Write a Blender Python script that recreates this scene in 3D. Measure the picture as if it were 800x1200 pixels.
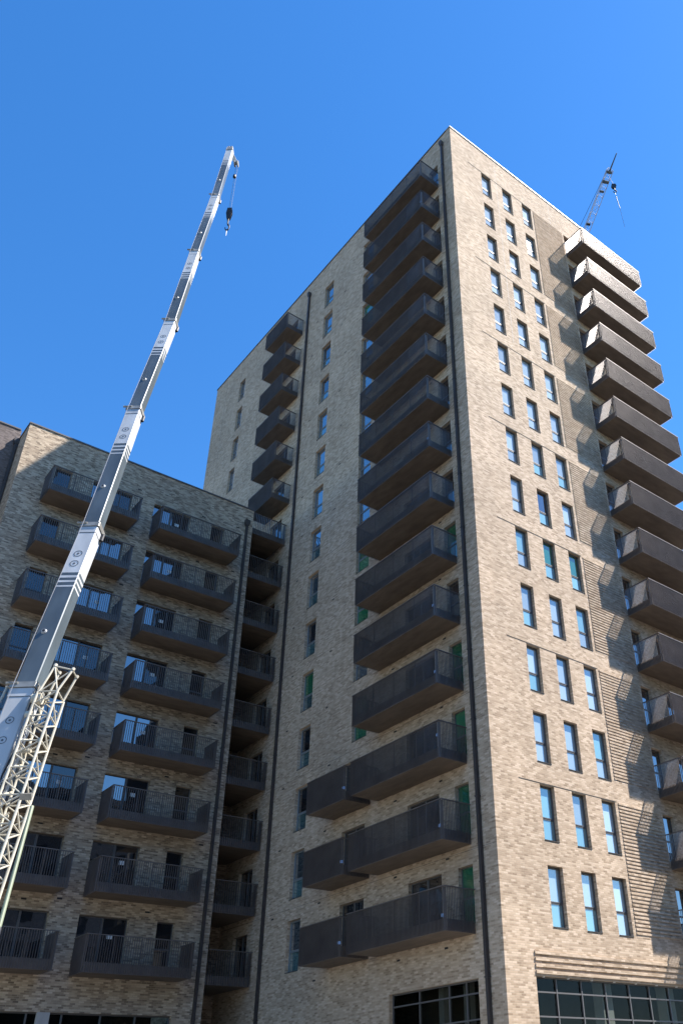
import bpy, math, random
from mathutils import Vector, Matrix
random.seed(7)
for o in list(bpy.data.objects): bpy.data.objects.remove(o)
S = bpy.context.scene
COL = S.collection
ZS = 3.85            # street level sits this far below the level datum of the floors
H = 3.1              # storey height

# ------------------------------------------------------------------ camera
CAM = Vector((-22.64687, -23.55184, -2.23542 + ZS))
R_ = Vector((0.76372962, -0.6445228, -0.03615827))
U_ = Vector((-0.33317888, -0.44153845, 0.83308801))
F_ = Vector((0.55290948, 0.62420682, 0.55195738))
cd = bpy.data.cameras.new('camera')
co = bpy.data.objects.new('camera', cd); COL.objects.link(co)
m = Matrix((R_, U_, -F_)).transposed().to_4x4(); m.translation = CAM
co.matrix_world = m
cd.sensor_fit = 'VERTICAL'; cd.sensor_height = 36.0; cd.sensor_width = 24.0
cd.lens = 1021.75 / 1200 * 36
cd.shift_x = -123.3 / 1200; cd.shift_y = 29.6 / 1200
cd.clip_start = 0.1; cd.clip_end = 5000
S.camera = co

# ------------------------------------------------------------------ sky, sun, exposure
SUN = Vector((1.34, -1.0, 2.16)).normalized()       # towards the sun
W = bpy.data.worlds.new('World'); S.world = W; W.use_nodes = True
nt = W.node_tree; nt.nodes.clear()
sky = nt.nodes.new('ShaderNodeTexSky'); sky.sky_type = 'NISHITA'; sky.sun_disc = False
sky.sun_elevation = math.asin(SUN.z); sky.sun_rotation = math.atan2(SUN.x, SUN.y)
sky.altitude = 30; sky.air_density = 1.0; sky.dust_density = 0.12; sky.ozone_density = 4.0
bg = nt.nodes.new('ShaderNodeBackground'); bg.inputs['Strength'].default_value = 0.104
out = nt.nodes.new('ShaderNodeOutputWorld')
hs_ = nt.nodes.new('ShaderNodeHueSaturation'); hs_.inputs['Saturation'].default_value = 1.27; hs_.inputs['Hue'].default_value = 0.503; hs_.inputs['Value'].default_value = 1.0
nt.links.new(sky.outputs[0], hs_.inputs['Color']); nt.links.new(hs_.outputs[0], bg.inputs[0]); nt.links.new(bg.outputs[0], out.inputs[0])
sd = bpy.data.lights.new('sun', 'SUN'); sd.energy = 4.2; sd.angle = math.radians(0.53); sd.color = (1.0, 0.945, 0.89)
so = bpy.data.objects.new('sun', sd); COL.objects.link(so)
so.rotation_euler = SUN.to_track_quat('Z', 'Y').to_euler(); so.location = (40, -30, 90)
S.view_settings.view_transform = 'Standard'; S.view_settings.look = 'None'
S.view_settings.gamma = 1.0; S.view_settings.exposure = 1.5
S.view_settings.use_curve_mapping = False

# ------------------------------------------------------------------ helpers
def tag(o, label=None, cat=None, group=None, kind=None):
    if label: o['label'] = label
    if cat: o['category'] = cat
    if group: o['group'] = group
    if kind: o['kind'] = kind
    return o
def empty(name, loc=(0, 0, 0)):
    o = bpy.data.objects.new(name, None); COL.objects.link(o); o.location = loc; return o
class MB:
    def __init__(s): s.v = []; s.f = []
    def box(s, x0, x1, y0, y1, z0, z1):
        n = len(s.v)
        s.v += [(x0, y0, z0), (x1, y0, z0), (x1, y1, z0), (x0, y1, z0), (x0, y0, z1), (x1, y0, z1), (x1, y1, z1), (x0, y1, z1)]
        s.f += [(n, n+3, n+2, n+1), (n+4, n+5, n+6, n+7), (n, n+1, n+5, n+4), (n+1, n+2, n+6, n+5), (n+2, n+3, n+7, n+6), (n+3, n, n+4, n+7)]
        return s
    def quad(s, a, b, c, d):
        n = len(s.v); s.v += [a, b, c, d]; s.f.append((n, n+1, n+2, n+3)); return s
    def tube(s, a, b, r, r2=None, n=8, cap=True):
        a = Vector(a); b = Vector(b); r2 = r if r2 is None else r2
        d = (b - a).normalized(); q = d.orthogonal().normalized(); w = d.cross(q)
        k = len(s.v)
        for c, rr in ((a, r), (b, r2)):
            for i in range(n):
                t = 2*math.pi*i/n
                s.v.append(tuple(c + rr*(math.cos(t)*q + math.sin(t)*w)))
        for i in range(n):
            j = (i+1) % n; s.f.append((k+i, k+j, k+n+j, k+n+i))
        if cap:
            s.f.append(tuple(k+i for i in reversed(range(n)))); s.f.append(tuple(k+n+i for i in range(n)))
        return s
    def loft(s, rings, cap=True):
        k = len(s.v); n = len(rings[0])
        for r in rings: s.v += [tuple(p) for p in r]
        for a in range(len(rings)-1):
            for i in range(n):
                j = (i+1) % n; s.f.append((k+a*n+i, k+a*n+j, k+(a+1)*n+j, k+(a+1)*n+i))
        if cap:
            s.f.append(tuple(k+i for i in reversed(range(n)))); e = k+(len(rings)-1)*n
            s.f.append(tuple(e+i for i in range(n)))
        return s
    def mesh(s, name, mat):
        me = bpy.data.meshes.new(name); me.from_pydata(s.v, [], s.f); me.update()
        if mat: me.materials.append(mat)
        return me
    def build(s, name, mat, parent=None, kind=None, label=None):
        return obj(name, s.mesh(name, mat), parent, kind=kind, label=label)
def obj(name, me, parent=None, loc=None, rz=0, kind=None, label=None, mat=None):
    o = bpy.data.objects.new(name, me); COL.objects.link(o); o.parent = parent
    if loc is not None: o.location = loc
    if rz: o.rotation_euler = (0, 0, rz)
    if kind: o['kind'] = kind
    if label: o['label'] = label
    if mat:
        o.material_slots[0].link = 'OBJECT'; o.material_slots[0].material = mat
    return o

# ------------------------------------------------------------------ materials
def principled(name, col, rough=0.5, metal=0.0, spec=0.5, ior=1.45):
    mt = bpy.data.materials.new(name); mt.use_nodes = True
    b = mt.node_tree.nodes['Principled BSDF']
    b.inputs['Base Color'].default_value = (*col, 1); b.inputs['Roughness'].default_value = rough
    b.inputs['Metallic'].default_value = metal; b.inputs['Specular IOR Level'].default_value = spec
    b.inputs['IOR'].default_value = ior
    return mt
def worn(mt, scale=3.0, amt=0.25, bump=0.0, stretch=(1, 1, 1)):
    """vary a paint's colour and gloss a little with object-space noise"""
    t = mt.node_tree; b = t.nodes['Principled BSDF']; L = t.links.new
    tc = t.nodes.new('ShaderNodeTexCoord'); mp = t.nodes.new('ShaderNodeMapping'); mp.inputs['Scale'].default_value = stretch
    oi = t.nodes.new('ShaderNodeObjectInfo'); ad = t.nodes.new('ShaderNodeVectorMath'); ad.operation = 'ADD'
    sc = t.nodes.new('ShaderNodeVectorMath'); sc.operation = 'SCALE'; sc.inputs['Scale'].default_value = 50
    cx = t.nodes.new('ShaderNodeCombineXYZ')
    for i in range(3): L(oi.outputs['Random'], cx.inputs[i])
    L(cx.outputs[0], sc.inputs[0]); L(tc.outputs['Object'], ad.inputs[0]); L(sc.outputs[0], ad.inputs[1])
    L(ad.outputs[0], mp.inputs[0])
    n = t.nodes.new('ShaderNodeTexNoise'); n.inputs['Scale'].default_value = scale; n.inputs['Detail'].default_value = 5
    L(mp.outputs[0], n.inputs['Vector'])
    r = t.nodes.new('ShaderNodeMapRange'); r.inputs[1].default_value = 0.3; r.inputs[2].default_value = 0.7
    r.inputs[3].default_value = 1 - amt; r.inputs[4].default_value = 1 + amt
    L(n.outputs['Fac'], r.inputs[0])
    c = b.inputs['Base Color'].default_value[:]
    mx = t.nodes.new('ShaderNodeVectorMath'); mx.operation = 'SCALE'; mx.inputs[0].default_value = c[:3]
    L(r.outputs[0], mx.inputs['Scale']); L(mx.outputs[0], b.inputs['Base Color'])
    if bump:
        bp = t.nodes.new('ShaderNodeBump'); bp.inputs['Strength'].default_value = bump; bp.inputs['Distance'].default_value = 0.02
        L(n.outputs['Fac'], bp.inputs['Height']); L(bp.outputs[0], b.inputs['Normal'])
    return mt

def brick_mat(name, ramp, mortar, tone=1.0, bw=0.225, rh=0.075):
    mt = bpy.data.materials.new(name); mt.use_nodes = True
    t = mt.node_tree; b = t.nodes['Principled BSDF']; L = t.links.new; N = t.nodes.new
    g = N('ShaderNodeNewGeometry'); sp = N('ShaderNodeSeparateXYZ'); L(g.outputs['Position'], sp.inputs[0])
    sn = N('ShaderNodeSeparateXYZ'); L(g.outputs['True Normal'], sn.inputs[0])
    def mth(op, a, c=None):
        q = N('ShaderNodeMath'); q.operation = op
        for i, v in enumerate((a, c)):
            if v is None: continue
            if isinstance(v, (int, float)): q.inputs[i].default_value = v
            else: L(v, q.inputs[i])
        return q.outputs[0]
    ax = mth('ABSOLUTE', sn.outputs[0]); ay = mth('ABSOLUTE', sn.outputs[1])
    u = mth('ADD', mth('MULTIPLY', sp.outputs[0], ay), mth('MULTIPLY', sp.outputs[1], ax))
    cv = N('ShaderNodeCombineXYZ'); L(u, cv.inputs[0]); L(sp.outputs[2], cv.inputs[1])
    # slight waviness of hand-laid courses
    wn = N('ShaderNodeTexNoise'); wn.inputs['Scale'].default_value = 1.3; wn.inputs['Detail'].default_value = 2
    L(cv.outputs[0], wn.inputs['Vector'])
    ws = N('ShaderNodeVectorMath'); ws.operation = 'SCALE'; ws.inputs['Scale'].default_value = 0.012
    L(wn.outputs['Color'], ws.inputs[0])
    wa = N('ShaderNodeVectorMath'); wa.operation = 'ADD'; L(cv.outputs[0], wa.inputs[0]); L(ws.outputs[0], wa.inputs[1])
    br = N('ShaderNodeTexBrick'); br.offset = 0.42; br.offset_frequency = 2; br.squash = 1.0
    br.inputs['Color1'].default_value = (0, 0, 0, 1); br.inputs['Color2'].default_value = (1, 1, 1, 1)
    br.inputs['Mortar'].default_value = (0.5, 0.5, 0.5, 1); br.inputs['Scale'].default_value = 1.0
    br.inputs['Mortar Size'].default_value = 0.007; br.inputs['Mortar Smooth'].default_value = 0.3
    br.inputs['Brick Width'].default_value = bw; br.inputs['Row Height'].default_value = rh
    L(wa.outputs[0], br.inputs['Vector'])
    # clusters of like-toned bricks
    st = N('ShaderNodeMapping'); st.inputs['Scale'].default_value = (1.3, 3.4, 1)
    L(cv.outputs[0], st.inputs[0])
    cn = N('ShaderNodeTexNoise'); cn.inputs['Scale'].default_value = 1.6; cn.inputs['Detail'].default_value = 4; cn.inputs['Roughness'].default_value = 0.7
    L(st.outputs[0], cn.inputs['Vector'])
    sb = N('ShaderNodeSeparateColor'); L(br.outputs['Color'], sb.inputs[0])
    f = mth('ADD', mth('MULTIPLY', sb.outputs[0], 0.48), mth('MULTIPLY', mth('SUBTRACT', cn.outputs['Fac'], 0.5), 0.34))
    f = mth('ADD', f, 0.26)
    cr = N('ShaderNodeValToRGB'); e = cr.color_ramp.elements
    e[0].position = ramp[0][0]; e[0].color = (*ramp[0][1], 1); e[1].position = ramp[-1][0]; e[1].color = (*ramp[-1][1], 1)
    for p, c in ramp[1:-1]:
        q = cr.color_ramp.elements.new(p); q.color = (*c, 1)
    L(f, cr.inputs[0])
    mm = N('ShaderNodeMix'); mm.data_type = 'RGBA'; L(br.outputs['Fac'], mm.inputs['Factor'])
    L(cr.outputs[0], mm.inputs[6]); mm.inputs[7].default_value = (*mortar, 1)
    # broad weathering
    bn = N('ShaderNodeTexNoise'); bn.inputs['Scale'].default_value = 0.22; bn.inputs['Detail'].default_value = 6; bn.inputs['Roughness'].default_value = 0.62
    L(cv.outputs[0], bn.inputs['Vector'])
    rg = N('ShaderNodeMapRange'); rg.inputs[1].default_value = 0.3; rg.inputs[2].default_value = 0.72
    rg.inputs[3].default_value = 0.88*tone; rg.inputs[4].default_value = 1.14*tone
    L(bn.outputs['Fac'], rg.inputs[0])
    # brick batches laid lift by lift, and streaks washed down the face
    def snap(o_, st_): return mth('FLOOR', mth('DIVIDE', o_, st_))
    bt = N('ShaderNodeCombineXYZ'); L(snap(u, 5.3), bt.inputs[0]); L(snap(mth('ADD', sp.outputs[2], mth('MULTIPLY', snap(u, 5.3), 0.7)), 1.55), bt.inputs[1])
    wb = N('ShaderNodeTexWhiteNoise'); wb.noise_dimensions = '2D'; L(bt.outputs[0], wb.inputs['Vector'])
    sm_ = N('ShaderNodeMapping'); sm_.inputs['Scale'].default_value = (2.2, 0.16, 1); L(cv.outputs[0], sm_.inputs[0])
    sk = N('ShaderNodeTexNoise'); sk.inputs['Scale'].default_value = 1.0; sk.inputs['Detail'].default_value = 4; L(sm_.outputs[0], sk.inputs['Vector'])
    tone_ = mth('MULTIPLY', rg.outputs[0], mth('ADD', 0.86, mth('ADD', mth('MULTIPLY', wb.outputs[0], 0.08), mth('MULTIPLY', sk.outputs['Fac'], 0.26))))
    vs = N('ShaderNodeVectorMath'); vs.operation = 'SCALE'; L(mm.outputs[2], vs.inputs[0]); L(tone_, vs.inputs['Scale'])
    L(vs.outputs[0], b.inputs['Base Color'])
    b.inputs['Roughness'].default_value = 0.9; b.inputs['Specular IOR Level'].default_value = 0.25
    hh = mth('SUBTRACT', mth('MULTIPLY', sb.outputs[0], 0.5), mth('MULTIPLY', br.outputs['Fac'], 1.0))
    bp = N('ShaderNodeBump'); bp.inputs['Strength'].default_value = 0.55; bp.inputs['Distance'].default_value = 0.012
    L(hh, bp.inputs['Height']); L(bp.outputs[0], b.inputs['Normal'])
    return mt
RAMP = [(0.0, (0.125, 0.085, 0.057)), (0.20, (0.235, 0.167, 0.108)), (0.36, (0.375, 0.278, 0.188)), (0.58, (0.475, 0.362, 0.254)), (0.80, (0.59, 0.468, 0.345)), (1.0, (0.68, 0.57, 0.43))]
M = {}
M['brick'] = brick_mat('buff brick', RAMP, (0.43, 0.345, 0.25), 1.01)
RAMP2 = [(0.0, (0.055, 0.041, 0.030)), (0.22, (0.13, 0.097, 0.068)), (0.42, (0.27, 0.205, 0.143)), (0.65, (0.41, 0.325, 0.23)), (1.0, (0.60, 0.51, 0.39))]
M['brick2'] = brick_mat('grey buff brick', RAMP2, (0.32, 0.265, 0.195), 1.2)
RAMP3 = [(0.0, (0.05, 0.042, 0.04)), (0.4, (0.13, 0.105, 0.095)), (0.7, (0.19, 0.155, 0.14)), (1.0, (0.27, 0.23, 0.21))]
M['brick3'] = brick_mat('dark brown brick', RAMP3, (0.16, 0.14, 0.125))
M['metal'] = worn(principled('bronze grey balcony metal', (0.165, 0.138, 0.118), 0.5, 0.35, 0.5), 2.0, 0.18)
M['fin'] = worn(principled('bronze grey baluster metal', (0.145, 0.122, 0.108), 0.43, 0.4, 0.5), 1.5, 0.15)
M['soffit'] = worn(principled('brown soffit board', (0.145, 0.11, 0.08), 0.6), 1.2, 0.22, stretch=(1, 3, 1))
M['frame'] = principled('dark grey window frame', (0.11, 0.105, 0.10), 0.5)
M['sill'] = principled('dark grey sill', (0.07, 0.065, 0.06), 0.75, 0, 0.2)
M['frame2'] = principled('mid grey window frame', (0.17, 0.19, 0.20), 0.4)
M['pipe'] = worn(principled('brown grey downpipe', (0.055, 0.046, 0.042), 0.45), 3, 0.15)
M['coping'] = worn(principled('pale grey metal coping', (0.30, 0.285, 0.27), 0.5, 0.2), 1.0, 0.12)
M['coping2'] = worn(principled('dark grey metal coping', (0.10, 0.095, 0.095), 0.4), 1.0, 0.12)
M['joint'] = principled('grey sealant joint', (0.07, 0.062, 0.055), 0.8)
M['shelf'] = principled('brown course shadow line', (0.13, 0.105, 0.08), 0.8)
M['jointpale'] = principled('pale sealant joint', (0.50, 0.45, 0.38), 0.8)
M['vent'] = principled('dark vent', (0.02, 0.018, 0.018), 0.7)
M['roof'] = principled('roof membrane', (0.2, 0.2, 0.2), 0.8)
M['dark'] = principled('dark interior', (0.02, 0.02, 0.022), 0.9)
M['concrete'] = worn(principled('pale concrete', (0.42, 0.40, 0.37), 0.85), 2.0, 0.12)
M['innerwall'] = worn(principled('unfinished brown wall', (0.07, 0.062, 0.05), 0.9), 0.7, 0.5)
M['paleconcrete'] = worn(principled('white painted column', (0.70, 0.69, 0.66), 0.8), 2.0, 0.1)
M['white'] = principled('white card', (0.75, 0.75, 0.73), 0.6)
def glass_mat(name, col, refl, rough=0.02, vary=0.3, tint=(1, 1, 1)):
    """coated double glazing: mirror-like coat over what shows through it (blind, film or dark room)"""
    mt = bpy.data.materials.new(name); mt.use_nodes = True
    t = mt.node_tree; t.nodes.clear(); N = t.nodes.new; L = t.links.new
    o = N('ShaderNodeOutputMaterial'); d = N('ShaderNodeBsdfDiffuse'); g = N('ShaderNodeBsdfGlossy')
    g.inputs['Roughness'].default_value = rough; g.inputs['Color'].default_value = (*tint, 1)
    oi = N('ShaderNodeObjectInfo'); tc = N('ShaderNodeTexCoord')
    rr = N('ShaderNodeMapRange'); rr.inputs[3].default_value = 1 - vary; rr.inputs[4].default_value = 1 + vary; L(oi.outputs['Random'], rr.inputs[0])
    vs = N('ShaderNodeVectorMath'); vs.operation = 'SCALE'; vs.inputs[0].default_value = col; L(rr.outputs[0], vs.inputs['Scale'])
    L(vs.outputs[0], d.inputs['Color'])
    fr = N('ShaderNodeFresnel'); fr.inputs['IOR'].default_value = 1.5
    ma = N('ShaderNodeMath'); ma.operation = 'MULTIPLY_ADD'; ma.inputs[1].default_value = 1.6; ma.inputs[2].default_value = refl
    ma.use_clamp = True
    L(fr.outputs[0], ma.inputs[0])
    nz = N('ShaderNodeTexNoise'); nz.inputs['Scale'].default_value = 1.1; nz.inputs['Detail'].default_value = 1; L(tc.outputs['Object'], nz.inputs['Vector'])
    bp = N('ShaderNodeBump'); bp.inputs['Strength'].default_value = 0.45; bp.inputs['Distance'].default_value = 0.015; L(nz.outputs['Fac'], bp.inputs['Height'])
    L(bp.outputs[0], g.inputs['Normal'])
    mx = N('ShaderNodeMixShader'); L(ma.outputs[0], mx.inputs[0]); L(d.outputs[0], mx.inputs[1]); L(g.outputs[0], mx.inputs[2]); L(mx.outputs[0], o.inputs[0])
    return mt
M['glass_blue'] = glass_mat('window glass', (0.34, 0.41, 0.42), 0.17, vary=0.3, tint=(1, .97, .90))
M['glass_teal'] = glass_mat('window glass with teal film', (0.20, 0.38, 0.39), 0.16, vary=0.25, tint=(1, .98, .92))
M['glass_sky'] = glass_mat('sky-mirroring glass', (0.05, 0.075, 0.09), 0.30)
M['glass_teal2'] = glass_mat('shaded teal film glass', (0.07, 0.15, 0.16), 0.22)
M['glass_dark'] = glass_mat('window glass before a dark room', (0.012, 0.014, 0.018), 0.16)
M['glass_green'] = glass_mat('window glass with green film', (0.02, 0.13, 0.06), 0.10)
M['glass_room'] = glass_mat('unlit room glass', (0.014, 0.015, 0.018), 0.01)
M['glass_shop'] = glass_mat('shopfront glass', (0.010, 0.011, 0.012), 0.05)

# ------------------------------------------------------------------ ground
def ground():
    mt = principled('street asphalt', (0.055, 0.054, 0.052), 0.9); worn(mt, 0.6, 0.25, 0.2)
    tag(MB().quad((-1500, -1500, 0), (1500, -1500, 0), (1500, 1500, 0), (-1500, 1500, 0)).build('ground', mt), kind='structure')
    pm = worn(principled('concrete paving', (0.30, 0.29, 0.27), 0.9), 0.8, 0.15)
    tag(MB().box(-45, 24, -4.5, 40, 0.002, 0.12).build('pavement', pm), kind='structure')
ground()

# ------------------------------------------------------------------ walls with openings
def wall(name, axis, c, u0, u1, v0, v1, ops, mat, parent, depth=0.32, sign=1):
    """front face at axis=c, openings (u0,u1,v0,v1) cut through and lined with reveals going inwards by depth*sign"""
    us = sorted(set([u0, u1] + [a for o in ops for a in o[:2]])); vs = sorted(set([v0, v1] + [a for o in ops for a in o[2:4]]))
    us = [u for u in us if u0 <= u <= u1]; vs = [v for v in vs if v0 <= v <= v1]
    P = (lambda u, v, d=0: (c+d*sign, u, v)) if axis == 0 else (lambda u, v, d=0: (u, c+d*sign, v))
    b = MB()
    hole = lambda u, v: any(o[0] < u < o[1] and o[2] < v < o[3] for o in ops)
    for j in range(len(vs)-1):
        run = None
        for i in range(len(us)-1):
            h = hole((us[i]+us[i+1])/2, (vs[j]+vs[j+1])/2)
            if not h and run is None: run = us[i]
            if run is not None and (h or i == len(us)-2):
                e = us[i] if h else us[i+1]
                b.quad(P(run, vs[j]), P(e, vs[j]), P(e, vs[j+1]), P(run, vs[j+1])); run = None
    for a, e, p, q in [o[:4] for o in ops]:
        b.quad(P(a, p), P(a, q), P(a, q, depth), P(a, p, depth)); b.quad(P(e, p), P(e, p, depth), P(e, q, depth), P(e, q))
        b.quad(P(a, q), P(e, q), P(e, q, depth), P(a, q, depth)); b.quad(P(a, p), P(a, p, depth), P(e, p, depth), P(e, p))
    return b.build(name, mat, parent)

# ------------------------------------------------------------------ windows: built facing -Y, centred, sill at z = 0
WCACHE = {}
def window_meshes(w, h, style):
    k = (round(w, 3), round(h, 3), style)
    if k in WCACHE: return WCACHE[k]
    t = 0.042; b = MB()
    b.box(-w/2, -w/2+t, -0.03, 0.05, 0, h).box(w/2-t, w/2, -0.03, 0.05, 0, h)
    b.box(-w/2+t, w/2-t, -0.03, 0.05, 0, t).box(-w/2+t, w/2-t, -0.03, 0.05, h-t, h)
    panes = []
    if style == 'transom':
        zt = h*0.40
        b.box(-w/2+t, w/2-t, -0.03, 0.05, zt-0.03, zt+0.03)
        # opening light sits in its own slim sash above the fixed lower light
        s = 0.035
        b.box(-w/2+t, -w/2+t+s, -0.045, 0.03, zt+0.03, h-t).box(w/2-t-s, w/2-t, -0.045, 0.03, zt+0.03, h-t)
        b.box(-w/2+t+s, w/2-t-s, -0.045, 0.03, zt+0.03, zt+0.03+s).box(-w/2+t+s, w/2-t-s, -0.045, 0.03, h-t-s, h-t)
        panes = [(-w/2+t, w/2-t, t, zt-0.03), (-w/2+t+s, w/2-t-s, zt+0.03+s, h-t-s)]
    elif style == 'double':
        b.box(-0.045, 0.045, -0.04, 0.05, t, h-t)
        panes = [(-w/2+t, -0.045, t, h-t), (0.045, w/2-t, t, h-t)]
    elif style == 'door':
        zt = h*0.46
        b.box(-w/2+t, w/2-t, -0.03, 0.05, zt-0.035, zt+0.035)
        panes = [(-w/2+t, w/2-t, t, zt-0.035), (-w/2+t, w/2-t, zt+0.035, h-t)]
    fm = b.mesh('window', M['frame'])
    pm = [MB().box(a, c, -0.004, 0.010, p, q).mesh('pane', M['glass_dark']) for a, c, p, q in panes]
    sm = MB().box(-w/2+0.004, w/2-0.004, -0.215, -0.05, 0.003, 0.03).mesh('sill', M['sill'])
    WCACHE[k] = (fm, pm, sm); return WCACHE[k]
def window(parent, style, w, h, loc, rz, mats, frame=None, sill=True, name='window'):
    fm, pm, sm = window_meshes(w, h, style)
    o = obj(name, fm, parent, loc, rz, mat=frame)
    for i, q in enumerate(pm): obj('pane', q, o, mat=mats[i % len(mats)])
    if sill: obj('sill', sm, o)
    return o
FX = -math.pi/2   # rotation of a piece on a wall that faces -X

# ------------------------------------------------------------------ balconies: wall at y = 0, projecting to -Y, underside at z = 0
BC = {}
def balcony_meshes(Lx, d, Hh, fas, ends, posts, sp):
    k = (Lx, d, Hh, fas, ends, posts, sp)
    if k in BC: return BC[k]
    a, c = -Lx/2, Lx/2; i = 0.075
    slab = MB().box(a+i+0.012, c-i-0.012, -d+i+0.012, 0.0, 0.03, fas-0.06).mesh('balcony', M['metal'])
    so = MB().box(a+i+0.012, c-i-0.012, -d+i+0.012, 0.0, 0.004, 0.027).mesh('soffit', M['soffit'])
    f = MB().box(a+i, c-i, -d+i, -d+i+0.011, 0.002, fas)
    if 'l' in ends: f.box(a+i, a+i+0.011, -d+i+0.0115, -0.002, 0.002, fas)
    if 'r' in ends: f.box(c-i-0.011, c-i, -d+i+0.0115, -0.002, 0.002, fas)
    fa = f.mesh('fascia', M['metal'])
    fins = MB(); t = 0.009 if sp < .09 else 0.013; dep = sp*0.56
    n = int((Lx-0.1)/sp); s0 = (Lx-n*sp)/2
    for q in range(n+1):
        x = a + s0 + q*sp
        fins.box(x-t/2, x+t/2, -d, -d+dep, 0.0, Hh-0.035)
    n = int((d-0.1)/sp)
    for q in range(n):
        y = -d + 0.11 + q*sp
        if 'l' in ends: fins.box(a, a+dep, y-t/2, y+t/2, 0.0, Hh-0.035)
        if 'r' in ends: fins.box(c-dep, c, y-t/2, y+t/2, 0.0, Hh-0.035)
    fi = fins.mesh('balusters', M['fin'])
    h = MB().box(a-0.002, c+0.002, -d-0.004, -d+0.06, Hh-0.033, Hh)
    if 'l' in ends: h.box(a-0.002, a+0.06, -d+0.0605, 0, Hh-0.033, Hh)
    if 'r' in ends: h.box(c-0.06, c+0.002, -d+0.0605, 0, Hh-0.033, Hh)
    ha = h.mesh('handrail', M['metal'])
    pm = MB().box(-0.025, 0.025, -d+0.09, -d+0.13, fas-0.06, Hh-0.04).mesh('railing_post', M['metal'])
    BC[k] = (slab, so, fa, fi, ha, pm); return BC[k]
def balcony(parent, Lx, d, loc, rz, Hh=1.49, fas=0.40, ends='lr', posts=(), label=None, sp=0.074):
    sl, so, fa, fi, ha, pm = balcony_meshes(Lx, d, Hh, fas, ends, posts, sp)
    o = obj('balcony', sl, parent, loc, rz, label=label)
    obj('soffit', so, o); obj('fascia', fa, o); obj('balusters', fi, o, kind='stuff'); obj('handrail', ha, o); 
    for x in (-Lx/2+0.097, *posts, Lx/2-0.097): obj('railing_post', pm, o, (x, 0, 0))
    return o
def clip(o, x, d, z): obj('bracket_film', CL, o, (x, -d+0.09, z))
M['film'] = principled('pale blue bracket film', (0.35, 0.50, 0.75), 0.4)
CL = MB().box(-0.05, 0.05, -0.06, 0.05, -0.05, 0.06).mesh('bracket_film', M['film'])
def zf(k): return k*H + ZS

# ================================================================== THE TOWER
T = empty('apartment_tower')
tag(T, 'tall buff brick apartment tower with stacks of dark balconies on two sides', 'tower')
ZR = 51.38 + ZS; XE = 16.5; YE = 31.4
RW = [(2.55, 3.37), (4.40, 5.25), (6.22, 7.09)]
WT, WB = 2.39, 0.20; DB = 0.34
ops = []
for k in range(1, 16):
    for a, c in RW: ops.append((a, c, zf(k)+WB, zf(k)+WT))
    ops.append((10.30, 11.10, zf(k)+DB, zf(k)+WT)); ops.append((12.27, 14.40, zf(k)+DB, zf(k)+WT))
SHOP_T = 1.68 + ZS
ops.append((1.45, 15.9, 0.12, SHOP_T))
wall('wall', 1, 0.0, 0, XE, 0, ZR, ops, M['brick'], T)
LW = dict(door=(1.37, 2.20), wide=(3.17, 5.24), third=(8.27, 10.04), col=(13.17, 14.28), stack=(18.0, 19.4), far=(26.0, 26.9))
ops = []
for k in range(1, 16):
    for n in ('door', 'wide', 'stack'): ops.append((*LW[n], zf(k)+DB, zf(k)+WT))
    ops.append((*LW['third'], zf(k)+DB, zf(k)+WT) if k < 4 else (8.27, 9.45, zf(k)+WB, zf(k)+WT))
    ops.append((*LW['col'], zf(k)+WB, zf(k)+WT)); ops.append((*LW['far'], zf(k)+WB, zf(k)+WT))
ops.append((1.38, 6.50, 0.12, SHOP_T))
wall('wall', 0, 0.0, 0, YE, 0, ZR, ops, M['brick'], T)
wall('wall', 0, XE, 0, YE, 0, ZR, [], M['brick'], T); wall('wall', 1, YE, 0, XE, 0, ZR, [], M['brick'], T)
MB().quad((0.02, 0.02, ZR-0.4), (XE-0.02, 0.02, ZR-0.4), (XE-0.02, YE-0.02, ZR-0.4), (0.02, YE-0.02, ZR-0.4)).build('roof', M['roof'], T)
# parapet copings in lengths with open joints, butted at the corners
def coping(parent, x0, x1, y0, y1, z0, z1, mat):
    ln = x1-x0 if x1-x0 > y1-y0 else y1-y0; n = max(1, round(ln/2.4)); hx = x1-x0 > y1-y0
    for i in range(n):
        a, c = ln*i/n+0.004, ln*(i+1)/n-0.004; dz = (i % 3)*0.003
        (MB().box(x0+a, x0+c, y0, y1, z0, z1+dz) if hx else MB().box(x0, x1, y0+a, y0+c, z0, z1+dz)).build('coping', mat, parent)
coping(T, -0.05, XE+0.05, -0.05, 0.35, ZR, ZR+0.09, M['coping'])
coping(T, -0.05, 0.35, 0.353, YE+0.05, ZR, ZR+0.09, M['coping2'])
coping(T, XE-0.35, XE+0.05, 0.353, YE+0.05, ZR, ZR+0.09, M['coping'])
coping(T, 0.353, XE-0.353, YE-0.35, YE+0.05, ZR, ZR+0.09, M['coping'])
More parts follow.
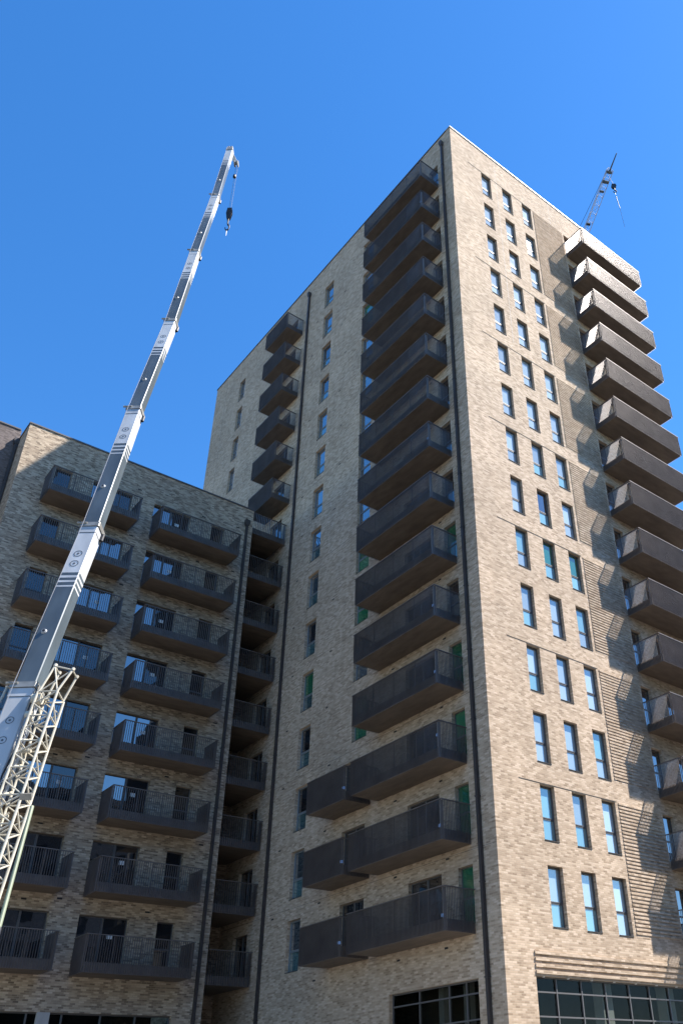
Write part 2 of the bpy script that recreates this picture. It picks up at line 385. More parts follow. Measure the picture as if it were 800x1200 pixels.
# windows of the sunlit face
rnd = random.Random(3)
for k in range(1, 16):
    for i, (a, c) in enumerate(RW):
        lo, up = M['glass_teal'] if rnd.random() < .6 else M['glass_blue'], M['glass_blue'] if rnd.random() < .75 else M['glass_teal']
        if (k, i) in ((6, 1), (6, 2)): up = M['glass_green']
        if (k, i) == (7, 1): up = M['glass_dark']
        if k > 8: lo = up = M['glass_blue']
        window(T, 'transom', c-a, WT-WB, ((a+c)/2, 0.19, zf(k)+WB), 0, (lo, up))
    window(T, 'door', 0.80, WT-DB, (10.70, 0.20, zf(k)+DB), 0, (M['glass_dark'], M['glass_dark']), sill=False, name='balcony_door')
    window(T, 'double', 2.13, WT-DB, (13.335, 0.20, zf(k)+DB), 0, (M['glass_dark'],), sill=False, name='balcony_door')
    # shaded face
    green = k in (1, 2, 3, 4, 6)
    g = M['glass_green'] if green else M['glass_dark']
    window(T, 'door', 0.83, WT-DB, (0.20, 1.785, zf(k)+DB), FX, (g, g), sill=False, name='balcony_door')
    window(T, 'double', 2.07, WT-DB, (0.20, 4.205, zf(k)+DB), FX, (M['glass_dark'],), sill=False, name='balcony_door')
    if k < 4:
        window(T, 'double', 1.77, WT-DB, (0.20, 9.155, zf(k)+DB), FX, (M['glass_dark'],), sill=False, name='balcony_door')
    else:
        window(T, 'transom', 1.18, WT-WB, (0.20, 8.86, zf(k)+WB), FX, (M['glass_green'] if k in (4, 6, 7, 13) else M['glass_sky'],), M['frame2'])
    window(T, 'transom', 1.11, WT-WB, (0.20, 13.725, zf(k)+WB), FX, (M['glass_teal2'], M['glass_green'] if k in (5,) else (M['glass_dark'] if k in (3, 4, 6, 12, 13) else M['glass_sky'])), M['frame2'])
    window(T, 'double', 1.40, WT-DB, (0.20, 18.7, zf(k)+DB), FX, (M['glass_dark'],), sill=False, name='balcony_door')
    window(T, 'transom', 0.90, WT-WB, (0.20, 26.45, zf(k)+WB), FX, (M['glass_sky'],), M['frame2'])
# course shadow lines painted as brown strips above every second row of windows
for k in (15, 12, 10, 8, 6, 4, 2):
    MB().box(1.40, 7.20, -0.016, -0.001, zf(k)+WT+0.035, zf(k)+WT+0.055).build('course_shadow_line', M['shelf'], T)
# ribbed brick panels: each projecting course a piece of its own
groups = [(15, 13), (12, 11), (10, 9), (8, 7), (6, 5), (4, 3), (2, 1)]
rib = MB().box(7.29, 10.14, -0.030, -0.0045, 0, 0.078).mesh('projecting_course', M['brick'])
for top, bot in groups:
    z0, z1 = zf(bot)+WB, zf(top)+WT
    pn = MB().box(7.28, 10.15, -0.004, -0.0005, z0, z1+0.02).build('ribbed_panel', M['brick'], T)
    z = z1 - 0.072
    while z > z0:
        obj('projecting_course', rib, pn, (0, 0, z)); z -= 0.150
pn = MB().box(1.45, 15.9, -0.004, -0.0005, SHOP_T+0.06, 2.48+ZS).build('ribbed_panel', M['brick'], T)
rib2 = MB().box(1.46, 15.89, -0.045, -0.0045, 0, 0.105).mesh('projecting_course', M['brick'])
for i in range(4): obj('projecting_course', rib2, pn, (0, 0, SHOP_T+0.07+i*0.205))
# sealant joints
MB().box(3.88, 3.905, -0.003, -0.0008, zf(11), ZR-0.05).build('movement_joint', M['jointpale'], T)
MB().box(9.02, 9.045, -0.003, -0.0008, zf(15)+2.5, ZR-0.05).build('movement_joint', M['jointpale'], T)
for k in range(2, 16, 2):
    MB().box(-0.003, -0.0008, 0.05, 31.2, zf(k)-0.20, zf(k)-0.186).build('movement_joint', M['joint'], T)
MB().box(-0.003, -0.0008, 29.4, 29.425, ZS, ZR-0.6).build('movement_joint', M['joint'], T)
# small weep vents beside the windows of the shaded face
vm = MB().box(-0.006, -0.0008, -0.10, 0.10, -0.035, 0.035).mesh('vent', M['vent'])
for k in range(1, 16):
    for y, dz in ((6.1, -0.30), (11.6, -0.34), (2.75, -0.25), (15.4, -0.4)):
        if rnd.random() < 0.8: obj('vent', vm, T, (0, y+rnd.uniform(-.3, .3), zf(k)+dz))
# downpipes
def downpipe(parent, x, y, ztop, dx, dy, label=None):
    o = MB().box(x-0.065, x+0.065, y-0.065, y+0.065, 0.1, ztop).build('downpipe', M['pipe'], parent, label=label)
    MB().loft([[(x-.09, y-.09, ztop+.002), (x+.09, y-.09, ztop+.002), (x+.09, y+.09, ztop+.002), (x-.09, y+.09, ztop+.002)],
               [(x-.15, y-.12, ztop+.18), (x+.15, y-.12, ztop+.18), (x+.15, y+.12, ztop+.18), (x-.15, y+.12, ztop+.18)],
               [(x-.15, y-.12, ztop+.40), (x+.15, y-.12, ztop+.40), (x+.15, y+.12, ztop+.40), (x-.15, y+.12, ztop+.40)]]).build('hopper', M['pipe'], o)
    br = MB().box(x-0.085, x+0.085, y-0.085, y+0.085, -0.025, 0.025).mesh('pipe_bracket', M['pipe'])
    z = 2.4
    while z < ztop-0.5: obj('pipe_bracket', br, o, (0, 0, z)); z += H
    return o
downpipe(T, -0.09, 0.80, 50.2+ZS, 0, 0); downpipe(T, -0.09, 16.43, 49.9+ZS, 0, 0)
# balconies
for k in range(1, 16):
    _b = balcony(T, 6.04, 1.49, (0, 4.34, zf(k)), FX, posts=(-1.5, 0, 1.5), label=None)
    if k < 6 or k in (8, 14): clip(_b, 2.86, 1.49, 0.50 if k != 3 else 0.9)
    balcony(T, 6.15, 1.62, (13.315, 0, zf(k)), 0, posts=(-1.5, 0, 1.5))
    if k < 4: clip(balcony(T, 3.0, 1.49, (0, 9.32, zf(k)), FX, posts=(0,)), 1.42, 1.49, .5)
    if k >= 10: balcony(T, 3.14, 1.37, (0, 18.72, zf(k)), FX, posts=(0,))
# ground-floor glazing
def shopfront(parent, axis, a, b, z0, z1, cols, bars, depth):
    f = MB(); w = b-a; t = 0.05
    xs = [a + t/2] + list(cols) + [b - t/2]
    P = (lambda b_, u0, u1, d0, d1, p, q: b_.box(u0, u1, d0, d1, p, q)) if axis == 1 else (lambda b_, u0, u1, d0, d1, p, q: b_.box(d0, d1, u0, u1, p, q))
    for x in xs: P(f, x-t/2, x+t/2, depth-0.06, depth+0.06, z0, z1)
    for x0, x1 in zip(xs[:-1], xs[1:]):
        for z in [z0+t/2] + list(bars) + [z1-t/2]: P(f, x0+t/2, x1-t/2, depth-0.05, depth+0.05, z-t/2, z+t/2)
    o = f.build('shopfront', M['frame'], parent)
    zs = [z0+t/2] + list(bars) + [z1-t/2]
    for x0, x1 in zip(xs[:-1], xs[1:]):
        for p, q in zip(zs[:-1], zs[1:]):
            g = MB(); P(g, x0+t/2, x1-t/2, depth-0.004, depth+0.01, p+t/2, q-t/2); g.build('pane', M['shop'], o)
    return o
def shop_glass():
    mt = bpy.data.materials.new('clear shopfront glass'); mt.use_nodes = True
    t = mt.node_tree; t.nodes.clear(); N = t.nodes.new; L = t.links.new
    o = N('ShaderNodeOutputMaterial'); tr = N('ShaderNodeBsdfTransparent'); tr.inputs[0].default_value = (0.62, 0.64, 0.62, 1)
    g = N('ShaderNodeBsdfGlossy'); g.inputs['Roughness'].default_value = 0.02
    mx = N('ShaderNodeMixShader'); mx.inputs[0].default_value = 0.012; L(tr.outputs[0], mx.inputs[1]); L(g.outputs[0], mx.inputs[2]); L(mx.outputs[0], o.inputs[0])
    return mt
M['shop'] = shop_glass()
shopfront(T, 1, 1.45, 15.9, 0.12, SHOP_T, [2.6, 3.9, 5.2, 6.55, 7.75, 8.95, 10.2, 11.4, 12.7, 14.2], [2.6, 4.3, 5.05], 0.22)
shopfront(T, 0, 1.38, 6.50, 0.12, SHOP_T, [2.2, 3.15, 4.85], [2.6, 4.3, 5.1], 0.22)
# room behind the glazing: floor, back wall, ceiling and pale columns
MB().box(0.4, 16.1, 5.0, 5.1, 0.1, SHOP_T+0.2).build('inner_wall', M['innerwall'], T)
MB().box(0.3, 16.2, 0.3, 5.0, SHOP_T+0.25, SHOP_T+0.35).build('inner_ceiling', M['dark'], T)
for x in (5.2, 8.95, 12.7): MB().box(x, x+0.55, 0.36, 0.80, 0.12, SHOP_T+0.24).build('column', M['paleconcrete'], T)
for y in (2.7, 4.1): MB().box(0.7, 1.0, y, y+0.28, 0.12, SHOP_T+0.24).build('column', M['concrete'], T)
dm = MB().tube((0, 0, 0), (0, 0, 0.03), 0.05, n=10).mesh('soffit_light', M['white'])
for x in [1.9+1.25*i for i in range(11)]: obj('soffit_light', dm, T, (x, 0.08, SHOP_T-0.032))

# ================================================================== MID-RISE BLOCK
B = empty('apartment_block', (0, 0, 0))
tag(B, 'lower shaded brick apartment block with two columns of balconies, left of the tower', 'apartment block')
Y1 = 17.08; XA, XB = -15.89, -2.45; ZB = 29.30 + ZS
BW = [(-14.08, -13.22, 'door'), (-12.07, -9.86, 'double'), (-8.59, -6.38, 'double'), (-5.06, -4.22, 'door')]
ops = [(a, c, zf(k)+DB, zf(k)+2.41) for k in range(1, 9) for a, c, s in BW] + [(-15.0, -3.85, 0.12, 1.78+ZS)]
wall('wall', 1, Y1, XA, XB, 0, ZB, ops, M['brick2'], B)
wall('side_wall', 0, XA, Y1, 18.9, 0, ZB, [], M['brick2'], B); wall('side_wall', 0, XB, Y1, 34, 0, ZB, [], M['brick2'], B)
MB().quad((XA+.02, Y1+.02, ZB-.3), (XB-.02, Y1+.02, ZB-.3), (XB-.02, 34, ZB-.3), (XA+.02, 34, ZB-.3)).build('roof', M['roof'], B)
coping(B, XA-0.05, XB+0.05, Y1-0.05, Y1+0.30, ZB, ZB+0.08, M['coping2'])
coping(B, XA-0.05, XA+0.30, Y1+0.303, 18.85, ZB, ZB+0.08, M['coping2'])
coping(B, XB-0.30, XB+0.05, Y1+0.303, 34, ZB, ZB+0.08, M['coping2'])
rb = random.Random(11)
for k in range(1, 9):
    for a, c, s in BW:
        gl = M['glass_dark']; g2 = M['glass_room'] if rb.random() < .55 else gl
        if s == 'door' and rb.random() < .5: gl = g2 = M['glass_room']
        o = window(B, s, c-a, 2.41-DB, ((a+c)/2, Y1+0.20, zf(k)+DB), 0, (gl, g2), sill=False, name='balcony_door')
        if a == -8.59 or (a == -12.07 and k in (3, 5, 6)):
            MB().box(0.30, 0.55, -0.012, -0.006, 1.22, 1.40).build('notice', M['white'], o)
    balcony(B, 4.85, 1.45, (-6.205, Y1, zf(k)), 0, Hh=1.46, posts=(-1.2, 0, 1.2), sp=0.100)
    balcony(B, 4.76, 1.45, (-12.13, Y1, zf(k)), 0, Hh=1.46, posts=(-1.2, 0, 1.2), sp=0.100)
    for x, dz in ((-9.55, 2.95), (-5.6, 2.75), (-11.0, 2.8), (-3.4, 2.9)):
        if rb.random() < .75:
            MB().box(x-0.11, x+0.11, Y1-0.006, Y1-0.0008, zf(k)+dz-0.035, zf(k)+dz+0.035).build('vent', M['vent'], B)
downpipe(B, -2.86, Y1-0.09, 28.0+ZS, 0, 0)
shopfront(B, 1, -15.0, -3.85, 0.12, 1.78+ZS, [-13.2, -11.4, -9.9, -8.5, -6.9, -5.4], [3.2, 5.0], Y1+0.22)
MB().box(-9.55, -9.05, Y1-0.02, Y1+0.12, 0.12, 1.775+ZS).build('pillar', M['concrete'], B)
MB().box(-15.2, -3.0, Y1+4, Y1+4.1, 0.12, 6).build('inner_wall', M['dark'], B)
# the set-back wing at the far left
wall('wing_wall', 1, 18.9, -42, XA-0.002, 0, 30.0+ZS, [], M['brick3'], B)
MB().quad((-42, 18.92, 29.7+ZS), (XA, 18.92, 29.7+ZS), (XA, 34, 29.7+ZS), (-42, 34, 29.7+ZS)).build('roof', M['roof'], B)
coping(B, -42, XA-0.053, 18.85, 19.2, 30.0+ZS, 30.08+ZS, M['coping2'])
downpipe(B, XA-0.12, 18.79, 28.9+ZS, 0, 0)
# recess between block and tower: back wall and bridging balconies
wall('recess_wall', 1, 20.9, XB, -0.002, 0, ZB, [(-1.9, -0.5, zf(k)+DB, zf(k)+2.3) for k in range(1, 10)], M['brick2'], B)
for k in range(1, 9):
    window(B, 'double', 1.40, 2.3-DB, (-1.2, 21.1, zf(k)+DB), 0, (M['glass_dark'],), sill=False, name='balcony_door')
for k in range(1, 10):
    balcony(B, 2.43, 3.60, (-1.225, 20.88, zf(k)), 0, ends='', posts=(0.1,), sp=0.118)

# ================================================================== MOBILE CRANE
K = empty('mobile_crane', (-17.35, 2.6, 0))
tag(K, 'white and grey telescopic mobile crane boom rising before the lower block', 'crane')
K0 = K.location.copy()
M['boomgrey'] = worn(principled('dark grey boom paint', (0.085, 0.108, 0.122), 0.42, 0.1, 0.6), 1.4, 0.25, stretch=(1, 1, .3))
M['boomwhite'] = worn(principled('white boom paint', (0.50, 0.51, 0.51), 0.5), 1.4, 0.22, stretch=(1, 1, .3))
M['cream'] = worn(principled('cream lattice paint', (0.52, 0.48, 0.38), 0.45), 2.0, 0.12)
M['collar'] = worn(principled('worn grey steel', (0.30, 0.29, 0.26), 0.5, 0.3), 3.0, 0.25)
M['decal'] = principled('grey decal', (0.10, 0.11, 0.12), 0.5)
M['black'] = principled('black steel', (0.02, 0.02, 0.022), 0.5)
M['rope'] = principled('steel rope', (0.35, 0.35, 0.35), 0.4, 0.5)
def ray(px, py, depth): return CAM + depth*((px-523.3)/1021.75*R_ - (py-629.6)/1021.75*U_ + F_)
JP = [Vector(v) + Vector((0, 0, ZS)) for v in ((-9.67, 11.78, 53.51), (-10.55, 10.48, 46.08), (-11.57, 9.26, 38.70), (-12.53, 7.99, 31.32), (-13.68, 6.84, 23.98), (-14.69, 5.58, 16.64), (-15.86, 4.39, 9.37))]
dirn = (JP[0]-JP[6]).normalized()
JP.append(JP[6] - dirn*11.0)
lean = Vector((dirn.x, dirn.y, 0)).normalized()
side = Vector((-lean.y, lean.x, 0)); side = side if side.x > 0 else -side     # towards the sunlit side
def frame_at(a, b):
    ax = (a-b).normalized(); s = (side - ax*side.dot(ax)).normalized(); back = s.cross(ax)
    if back.dot(lean) > 0: back = -back
    return ax, s, back
def ring(c, s, back, w, h, ch=0.12):
    pts = []
    cw, chh = w*ch, h*ch
    # flat back plate, chamfered corners, rounded belly away from the camera
    for x, y in ((-w/2+cw*.35, h/2), (w/2-cw*.35, h/2), (w/2, h/2-chh*.35), (w/2, -h/4), (w*.40, -h*.40), (w*.18, -h/2), (-w*.18, -h/2), (-w*.40, -h*.40), (-w/2, -h/4), (-w/2, h/2-chh*.35)):
        pts.append(c + s*x + back*y)
    return pts
wid = [0.43, 0.46, 0.49, 0.53, 0.58, 0.645, 0.74]
def L_(v): return v - K0
def ringl(*a, **k): return [L_(p) for p in ring(*a, **k)]
def emblem(c, s, back, ax, r, parent):
    b = MB(); n = 20; e = 0.006
    for r0, r1 in ((r*0.80, r), (0.0, r*0.30)):
        k = len(b.v)
        for i in range(n):
            t = 2*math.pi*i/n; d = math.cos(t)*s + math.sin(t)*ax
            b.v += [tuple(L_(c + d*r0 + back*e)), tuple(L_(c + d*r1 + back*e))]
        for i in range(n):
            j = (i+1) % n; b.f.append((k+2*i, k+2*i+1, k+2*j+1, k+2*j))
    b.build('round_emblem', M['decal'], parent)
for i in range(7):
    a, b_ = JP[i], JP[i+1]; ax, s, back = frame_at(a, b_); w = wid[i]; h = w*1.12; Ln = (a-b_).length
    top = a if i == 0 else a + ax*0.02
    o = MB().loft([ringl(top, s, back, w, h), ringl(b_ - ax*0.6 if i < 6 else b_, s, back, w, h)]).build('boom_section', M['boomgrey'], K)
    if i:   # collar and wear-pad housing at the mouth of each section
        MB().loft([ringl(a + ax*0.10, s, back, w*1.16, h*1.14), ringl(a - ax*0.10, s, back, w*1.16, h*1.14)]).build('collar', M['collar'], o)
        MB().loft([ringl(a - ax*0.12, s, back, w*1.05, h*1.05), ringl(a - ax*0.42, s, back, w*1.04, h*1.04)]).build('collar', M['boomwhite'], o)
        lo = a + back*(h*.57) - s*(w*.55)
        MB().tube(L_(lo + s*-.12 + ax*.05), L_(lo + s*.25 + ax*.05), 0.045, n=8).build('rope_guide', M['collar'], o)
        MB().tube(L_(a + s*(w*.60) - ax*.1 - back*.1), L_(a + s*(w*.60) - ax*.42 - back*.1), 0.07, n=8).build('wear_pad', M['black'], o)
    # pale painted zone with stripes and emblems
    z0, z1 = (0.45, 0.335*Ln) if i else (0.25, 0.28*Ln)
    e = 1.010
    if i < 6:
        MB().loft([ringl(a - ax*z0, s, back, w*e, h*e), ringl(a - ax*z1, s, back, w*e, h*e)], cap=False).build('painted_band', M['boomwhite'], o)
        for q in range(3):
            za = z1 + 0.14 + q*0.24
            MB().loft([ringl(a - ax*za, s, back, w*e, h*e), ringl(a - ax*(za+0.11-q*.02), s, back, w*e, h*e)], cap=False).build('painted_stripe', M['boomwhite'], o)
        if i:
            for q in (0.62, 0.82): emblem(a - ax*(z1*q) + back*(h*e/2), s, back, ax, w*0.24, o)
        c = a - ax*(Ln*0.70) + back*(h/2) - s*(w*.12)
        MB().tube(L_(c), L_(c + back*.05), 0.10, 0.07, n=12).build('inspection_boss', M['boomwhite'], o)
        MB().tube(L_(c + back*.051), L_(c + back*.06), 0.05, n=10).build('inspection_boss', M['black'], o)
    else:
        MB().loft([ringl(a - ax*0.45, s, back, w*e, h*e), ringl(b_ + ax*0.5, s, back, w*e, h*e)], cap=False).build('painted_band', M['boomwhite'], o)
        for q in (1.3, 2.0, 3.6):
            c = a - ax*q + back*(h*e/2); emblem(c, s, back, ax, 0.13, o)
# worn blue script on the sunlit flank of the base section (too small in the photo to read)
ax, s, back = frame_at(JP[6], JP[7]); lw = random.Random(21); M['script'] = principled('blue lettering', (0.03, 0.07, 0.20), 0.5)
fl0 = s*(wid[6]*1.01/2 + 0.008)
for q in range(11):
    b = MB(); c = JP[6] - ax*(1.5 + q*0.30) + fl0 + back*0.12
    pts_ = [c + ax*lw.uniform(-.11, .11) + back*lw.uniform(-.17, .17) for _ in range(4)]
    for a_, e_ in zip(pts_[:-1], pts_[1:]): b.tube(L_(a_), L_(e_), .016, n=5)
    b.build('lettering', M['script'], K)
# hoist rope along the back plate
ax, s, back = frame_at(JP[0], JP[6])
rp = MB(); prev = None
for i in range(0, 8):
    w = wid[min(i, 6)]; ax, s, back = frame_at(JP[max(i-1, 0)], JP[min(i+1, 7)])
    p = JP[i] + back*(w*1.12/2*1.16+0.07) - s*(w*.33)
    if prev is not None: rp.tube(L_(prev), L_(p), 0.012, n=6)
    prev = p
rp.build('hoist_rope', M['rope'], K)
# boom head with sheaves
ax, s, back = frame_at(JP[0], JP[1])
hd = JP[0]
o = MB().loft([ringl(hd + ax*0.35, s, back, 0.30, 0.46), ringl(hd + ax*0.02, s, back, 0.47, 0.56), ringl(hd - ax*0.25, s, back, 0.47, 0.56)]).build('boom_head', M['collar'], K)
SH = ray(277, 192, (hd-CAM).dot(F_))
MB().loft([ringl(hd + ax*0.10 - back*0.20, s, back, .30, .30), ringl(SH + ax*.05, s, back, .20, .22)]).build('head_arm', M['boomwhite'], o)
for sx in (-.1, .1):
    c = hd + ax*0.30 + s*sx; MB().tube(L_(c - s*.04), L_(c + s*.04), 0.27, n=18).build('sheave', M['collar'], o)
    c = SH + s*sx; MB().tube(L_(c - s*.04), L_(c + s*.04), 0.22, n=18).build('sheave', M['collar'], o)
hs = SH - back*.2
hook_top = hs - Vector((0, 0, 4.55))
r2 = MB(); r2.tube(L_(hs + s*.06), L_(hook_top + s*.06), 0.014, n=6); r2.tube(L_(hs - s*.06), L_(hook_top - s*.06), 0.014, n=6)
r2.build('hook_rope', M['rope'], K)
MB().tube(L_(hs - Vector((.05, 0, 1.05))), L_(hs - Vector((.05, 0, 1.25))), 0.11, n=10).build('limit_weight', M['black'], K)
# hook block hangs from the boom head
def hook_block(name, top, sc, label):
    e = empty(name, top); tag(e, label, 'hook')
    def tor(cz, R0, r, a0, a1, n=14):
        b = MB(); rings = []
        for i in range(n+1):
            t = a0 + (a1-a0)*i/n; rr = r*(1-.45*i/n)
            c = Vector((math.cos(t)*R0, 0, cz+math.sin(t)*R0)); d = Vector((math.cos(t), 0, math.sin(t)))
            rings.append([c + d*rr*math.cos(q*math.pi/4) + Vector((0, 1, 0))*rr*math.sin(q*math.pi/4) for q in range(8)])
        return b.loft(rings)
    b = MB()
    for y in (-.13, .10):
        b.loft([[Vector((x*sc, yy*sc, z*sc)) for yy in (y, y+.03) for x, z in ()] or [Vector((-.22*sc, y*sc, -.05*sc)), Vector((.22*sc, y*sc, -.05*sc)), Vector((.22*sc, (y+.03)*sc, -.05*sc)), Vector((-.22*sc, (y+.03)*sc, -.05*sc))],
                [Vector((-.30*sc, y*sc, -.40*sc)), Vector((.30*sc, y*sc, -.40*sc)), Vector((.30*sc, (y+.03)*sc, -.40*sc)), Vector((-.30*sc, (y+.03)*sc, -.40*sc))],
                [Vector((-.16*sc, y*sc, -.80*sc)), Vector((.16*sc, y*sc, -.80*sc)), Vector((.16*sc, (y+.03)*sc, -.80*sc)), Vector((-.16*sc, (y+.03)*sc, -.80*sc))]])
    b.build('cheek_plates', M['black'], e)
    MB().tube((0, -.09*sc, -.36*sc), (0, .09*sc, -.36*sc), .25*sc, n=18).build('sheave', M['black'], e)
    MB().tube((0, 0, -.78*sc), (0, 0, -1.12*sc), .085*sc, .07*sc, n=10).build('swivel', M['black'], e)
    h = tor(-1.34*sc, .19*sc, .075*sc, math.pi*.5, -math.pi*1.0).build('hook', M['black'], e)
    MB().tube((.0, 0, -1.50*sc), (.02*sc, 0, -1.92*sc), .05*sc, .02*sc, n=6).build('sling', M['rope'], e)
    e.rotation_euler = (0, 0, math.radians(-40))
    return e
hook_block('hook_block', hook_top, 1.0, 'black hook block hanging on a rope from the white telescopic boom').scale = (0.66, 0.66, 1.5)
# lattice fly jib stowed along the boom
J = MB()
ax, s, back = frame_at(JP[6], JP[7])
jt = JP[6] + s*0.93 + back*0.30 + ax*0.35
def lattice(b, top, ax, s, back, n, bay, w0, w1, rc, rb):
    prev = None
    for i in range(n+1):
        w = w0 + (w1-w0)*i/n
        c = top - ax*(bay*i)
        q = [L_(c + s*(w/2*sx) + back*(w/2*sy)) for sx, sy in ((-1, -1), (1, -1), (1, 1), (-1, 1))]
        if prev:
            for t in range(4):
                b.tube(prev[t], q[t], rc, n=8)
                u = (t+1) % 4
                b.tube(prev[t] if i % 2 else prev[u], q[u] if i % 2 else q[t], rb, n=6)
        for t in range(4):
            if i % 2 == 0 or i == n: b.tube(q[t], q[(t+1) % 4], rb, n=6)
        prev = q
lattice(J, jt - ax*0.75, ax, s, back, 20, 0.44, 0.60, 0.66, 0.040, 0.024)
jo = J.build('lattice_jib', M['cream'], K)
# forked end of the jib
b = MB(); c0 = jt - ax*0.75
for sx, sy, tx in ((-1, 1, -.10), (1, 1, .50), (1, -1, .50), (-1, -1, -.10)):
    p = L_(c0 + s*(.28*sx) + back*(.28*sy)); q = L_(jt + ax*(.30 if tx < 0 else .12) + s*tx + back*(.20*sy))
    b.tube(p, q, .036, n=8)
    b.tube(q - (q-p)*0.02, q + (q-p).normalized()*.07, .058, n=10)
for sx in (-.10, .50):
    b.tube(L_(jt + ax*(.30 if sx < 0 else .12) + s*sx + back*.2), L_(jt + ax*(.30 if sx < 0 else .12) + s*sx - back*.2), .022, n=8)
b.tube(L_(jt + ax*.30 - s*.10 + back*.2), L_(c0 + s*.28 + back*.28), .024, n=8)
b.tube(L_(jt + ax*.12 + s*.50 + back*.2), L_(c0 - s*.28 + back*.28), .024, n=8)
b.tube(L_(jt + ax*.30 - s*.10 + back*.2), L_(jt + ax*.12 + s*.50 + back*.2), .024, n=8)
b.build('jib_fork', M['cream'], jo)
# jib carrier brackets, pins and hoses between boom and jib
for q in (0.35, 2.2, 4.3, 6.4):
    b = MB(); p = JP[6] - ax*q + s*.38 + back*.1
    b.tube(L_(p), L_(p + s*.42), .05, n=8); b.tube(L_(p - ax*.2), L_(p + s*.42 + ax*.1), .03, n=8)
    b.build('jib_bracket', M['cream'], K)
hr = random.Random(5)
for q in range(7):
    b = MB(); p = JP[6] + s*(.42+.03*q) + back*(.34+.02*q) - ax*(0.1*q); pp = p
    for t in range(9):
        n_ = pp - ax*0.42 + s*hr.uniform(-.05, .05) + back*hr.uniform(-.06, .06)
        b.tube(L_(pp), L_(n_), .016, n=6); pp = n_
    b.build('hydraulic_hose', M['black'] if q % 3 else M['rope'], K)
# rope-drum shaped luffing equipment beside the jib root
c = JP[6] - ax*0.55 + s*.60 + back*.42
MB().tube(L_(c - s*.14), L_(c + s*.14), .17, n=16).build('sheave', M['cream'], K)
c = JP[6] - ax*1.15 + s*.55 + back*.45
MB().tube(L_(c - s*.10), L_(c + s*.10), .12, n=16).build('sheave', M['cream'], K)
# pale guy rod left of the boom and crossbar that carries it
p = JP[6] - s*.52 + back*.35
MB().tube(L_(p - s*.05), L_(p + s*1.0), .04, n=8).build('crossbar', M['collar'], K)
MB().tube(L_(p), L_(p - ax*6.5 - s*.55), .04, n=8).build('guy_rod', M['cream'], K)
# green-grey tube and floodlight in front of the jib
M['tubegreen'] = worn(principled('pale green tube', (0.20, 0.23, 0.15), 0.5), 2, .15)
p, q = ray(38, 945, 23.6), ray(-22, 1165, 19.5)
MB().tube(L_(p), L_(q), .052, n=12).build('jib_strut', M['tubegreen'], K)
d = (q-p).normalized(); pc = p + d*((ray(5, 1095, 21).z - p.z)/d.z)
MB().tube(L_(pc - d*.10), L_(pc + d*.10), .068, n=12).build('strut_coupling', M['black'], K)
fl = ray(33, 932, 23.9)
o = MB().loft([[L_(fl + R_*x + U_*y - F_*0) for x, y in ((-.13, -.06), (.13, -.06), (.13, .06), (-.13, .06))],
               [L_(fl + R_*x + U_*y - F_*.14) for x, y in ((-.16, -.09), (.16, -.09), (.16, .09), (-.16, .09))]]).build('floodlight', M['collar'], K)
# carrier below the frame
base = JP[7]
b = MB().box(-1.35, 1.35, -6.5, 5.5, 0.75, 1.5); b.build('carrier_deck', M['boomwhite'], K)
MB().box(-1.2, 1.2, -2.6, 2.0, 1.52, 3.0).build('superstructure', M['boomwhite'], K)
MB().box(-1.3, 1.3, -4.6, -2.62, 1.6, 3.2).build('counterweight', M['boomgrey'], K)
cb = MB().loft([[(-1.3, 5.52, .7), (1.3, 5.52, .7), (1.3, 7.6, .7), (-1.3, 7.6, .7)], [(-1.3, 5.52, 1.8), (1.3, 5.52, 1.8), (1.3, 7.5, 1.8), (-1.3, 7.5, 1.8)], [(-1.2, 5.6, 2.7), (1.2, 5.6, 2.7), (1.2, 7.0, 2.7), (-1.2, 7.0, 2.7)]])
cb.build('driver_cab', M['boomwhite'], K)
wm = MB().tube((-.18, 0, 0), (.18, 0, 0), .62, n=20).mesh('wheel', M['black'])
for y in (-5.2, -3.6, 1.4, 3.0, 6.3):
    for x in (-1.15, 1.15): obj('wheel', wm, K, (x, y, .62))

# ================================================================== LUFFING TOWER CRANE BEHIND THE ROOF
tip = ray(719, 187, 118); low = ray(655, 352, 118 + 16)
TC = empty('tower_crane', (low.x, low.y, 0)); T0 = TC.location.copy()
tag(TC, 'distant lattice jib of a tower crane rising behind the tower roof', 'crane')
ax = (tip-low).normalized(); s = ax.cross(Vector((0, 0, 1))).normalized(); bk = s.cross(ax)
M['jibsteel'] = principled('grey jib steel', (0.45, 0.45, 0.45), 0.5)
def lat(b, p0, p1, s, bk, w, bay, rc, rb):
    d = (p1-p0); Ln = d.length; d.normalize(); n = int(Ln/bay); prev = None
    for i in range(n+1):
        c = p0 + d*(Ln*i/n) - T0
        q = [c - s*w/2, c + s*w/2, c + bk*w*.85]
        if prev:
            for t in range(3):
                b.tube(prev[t], q[t], rc, n=6); u = (t+1) % 3
                b.tube(prev[t] if i % 2 else prev[u], q[u] if i % 2 else q[t], rb, n=5)
        for t in range(3): b.tube(q[t], q[(t+1) % 3], rb, n=5)
        prev = q
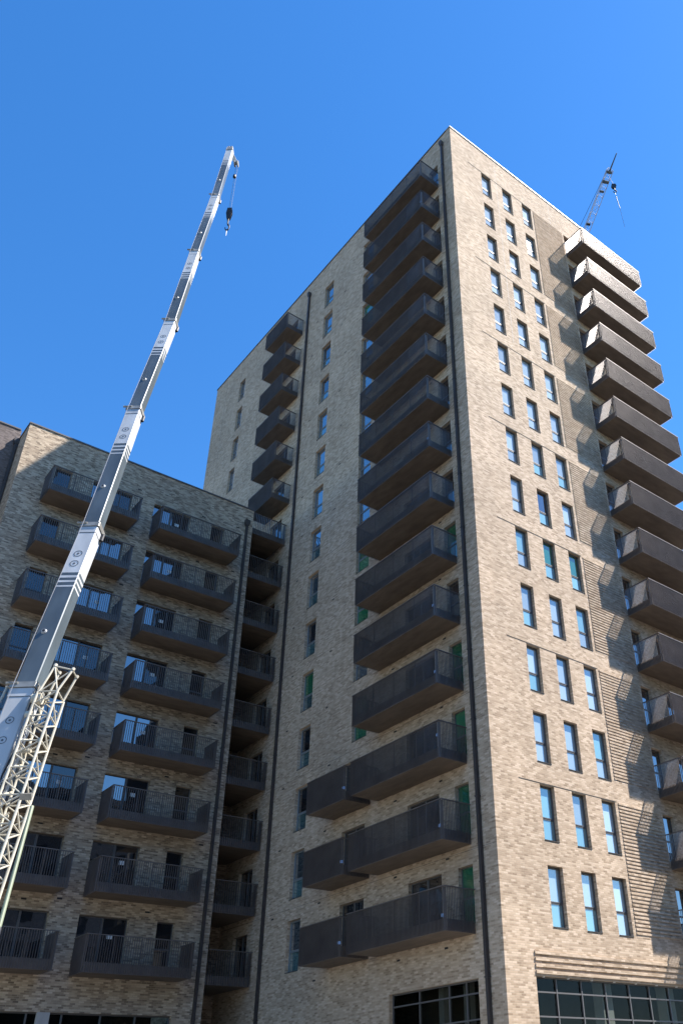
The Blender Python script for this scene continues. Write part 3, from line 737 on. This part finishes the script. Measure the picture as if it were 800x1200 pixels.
b = MB(); lat(b, low, tip - ax*1.5, s, bk, 1.0, 1.25, 0.042, 0.022); jb = b.build('jib', M['jibsteel'], TC)
b = MB(); c = tip - T0
b.tube(c - ax*1.6, c + ax*.9, .12, .07, n=8)
for q_, w_, r_ in ((3.2, .4, .24), (1.8, .35, .22), (4.6, .3, .18)):
    MB().tube(c - ax*q_ - s*w_, c - ax*q_ + s*w_, r_, n=12).build('sheave', M['boomgrey'], TC)
b.build('jib_head', M['boomgrey'], TC)
b = MB(); b.tube(c - ax*2.5 + bk*1.2 , low - T0 + bk*5.5, .03, n=5); b.build('luffing_rope', M['black'], TC)
c2 = tip - ax*9.6 - T0 + s*.1
MB().tube(c2 - s*.25, c2 + s*.25, .2, n=12).build('jib_lamp', M['black'], TC)
b = MB(); mast = low - ax*2
lat(b, Vector((low.x, low.y, 0.1)), Vector((low.x, low.y, low.z)), Vector((1, 0, 0)), Vector((0, 1, 0)), 1.8, 2.0, 0.09, 0.05)
b.build('mast', M['jibsteel'], TC)
hp = ray(718, 216, 116.5)
b = MB(); b.tube(tip - ax*2.2 - T0, hp - T0, .025, n=5); b.build('hook_rope', M['black'], TC)
hb = hook_block('hook_block', hp, 1.15, 'small dark hook block under the distant tower crane jib')
b = MB(); b.tube((0, 0, -2.6), (0.15, 0, -5.2), .05, .03, n=6); b.tube((.15, 0, -5.2), (.2, 0, -9), .018, n=5); b.build('load_chain', M['black'], hb)

# ================================================================== BUILDING ACROSS THE STREET (what the lower windows mirror)
OB = empty('brick_building', (10, -48, 0))
tag(OB, 'long dark brick building across the street, mirrored in the lower windows', 'building')
b = MB(); ob_ops = []
for k in range(1, 10):
    for i in range(27):
        ob_ops.append((-49 + i*3.1, -49 + i*3.1 + 1.3, 3.2*k + 0.9, 3.2*k + 2.6))
wall('wall', 1, 0.0, -50, 35, 0, 35, ob_ops, M['brick3'], OB, sign=-1)
MB().box(-49.9, 34.9, -14, -0.3, 0, 34.8).build('glazing_core', M['dark'], OB)
MB().box(-50.1, 35.1, -14, 0.1, 35.0, 35.2).build('coping', M['coping2'], OB)
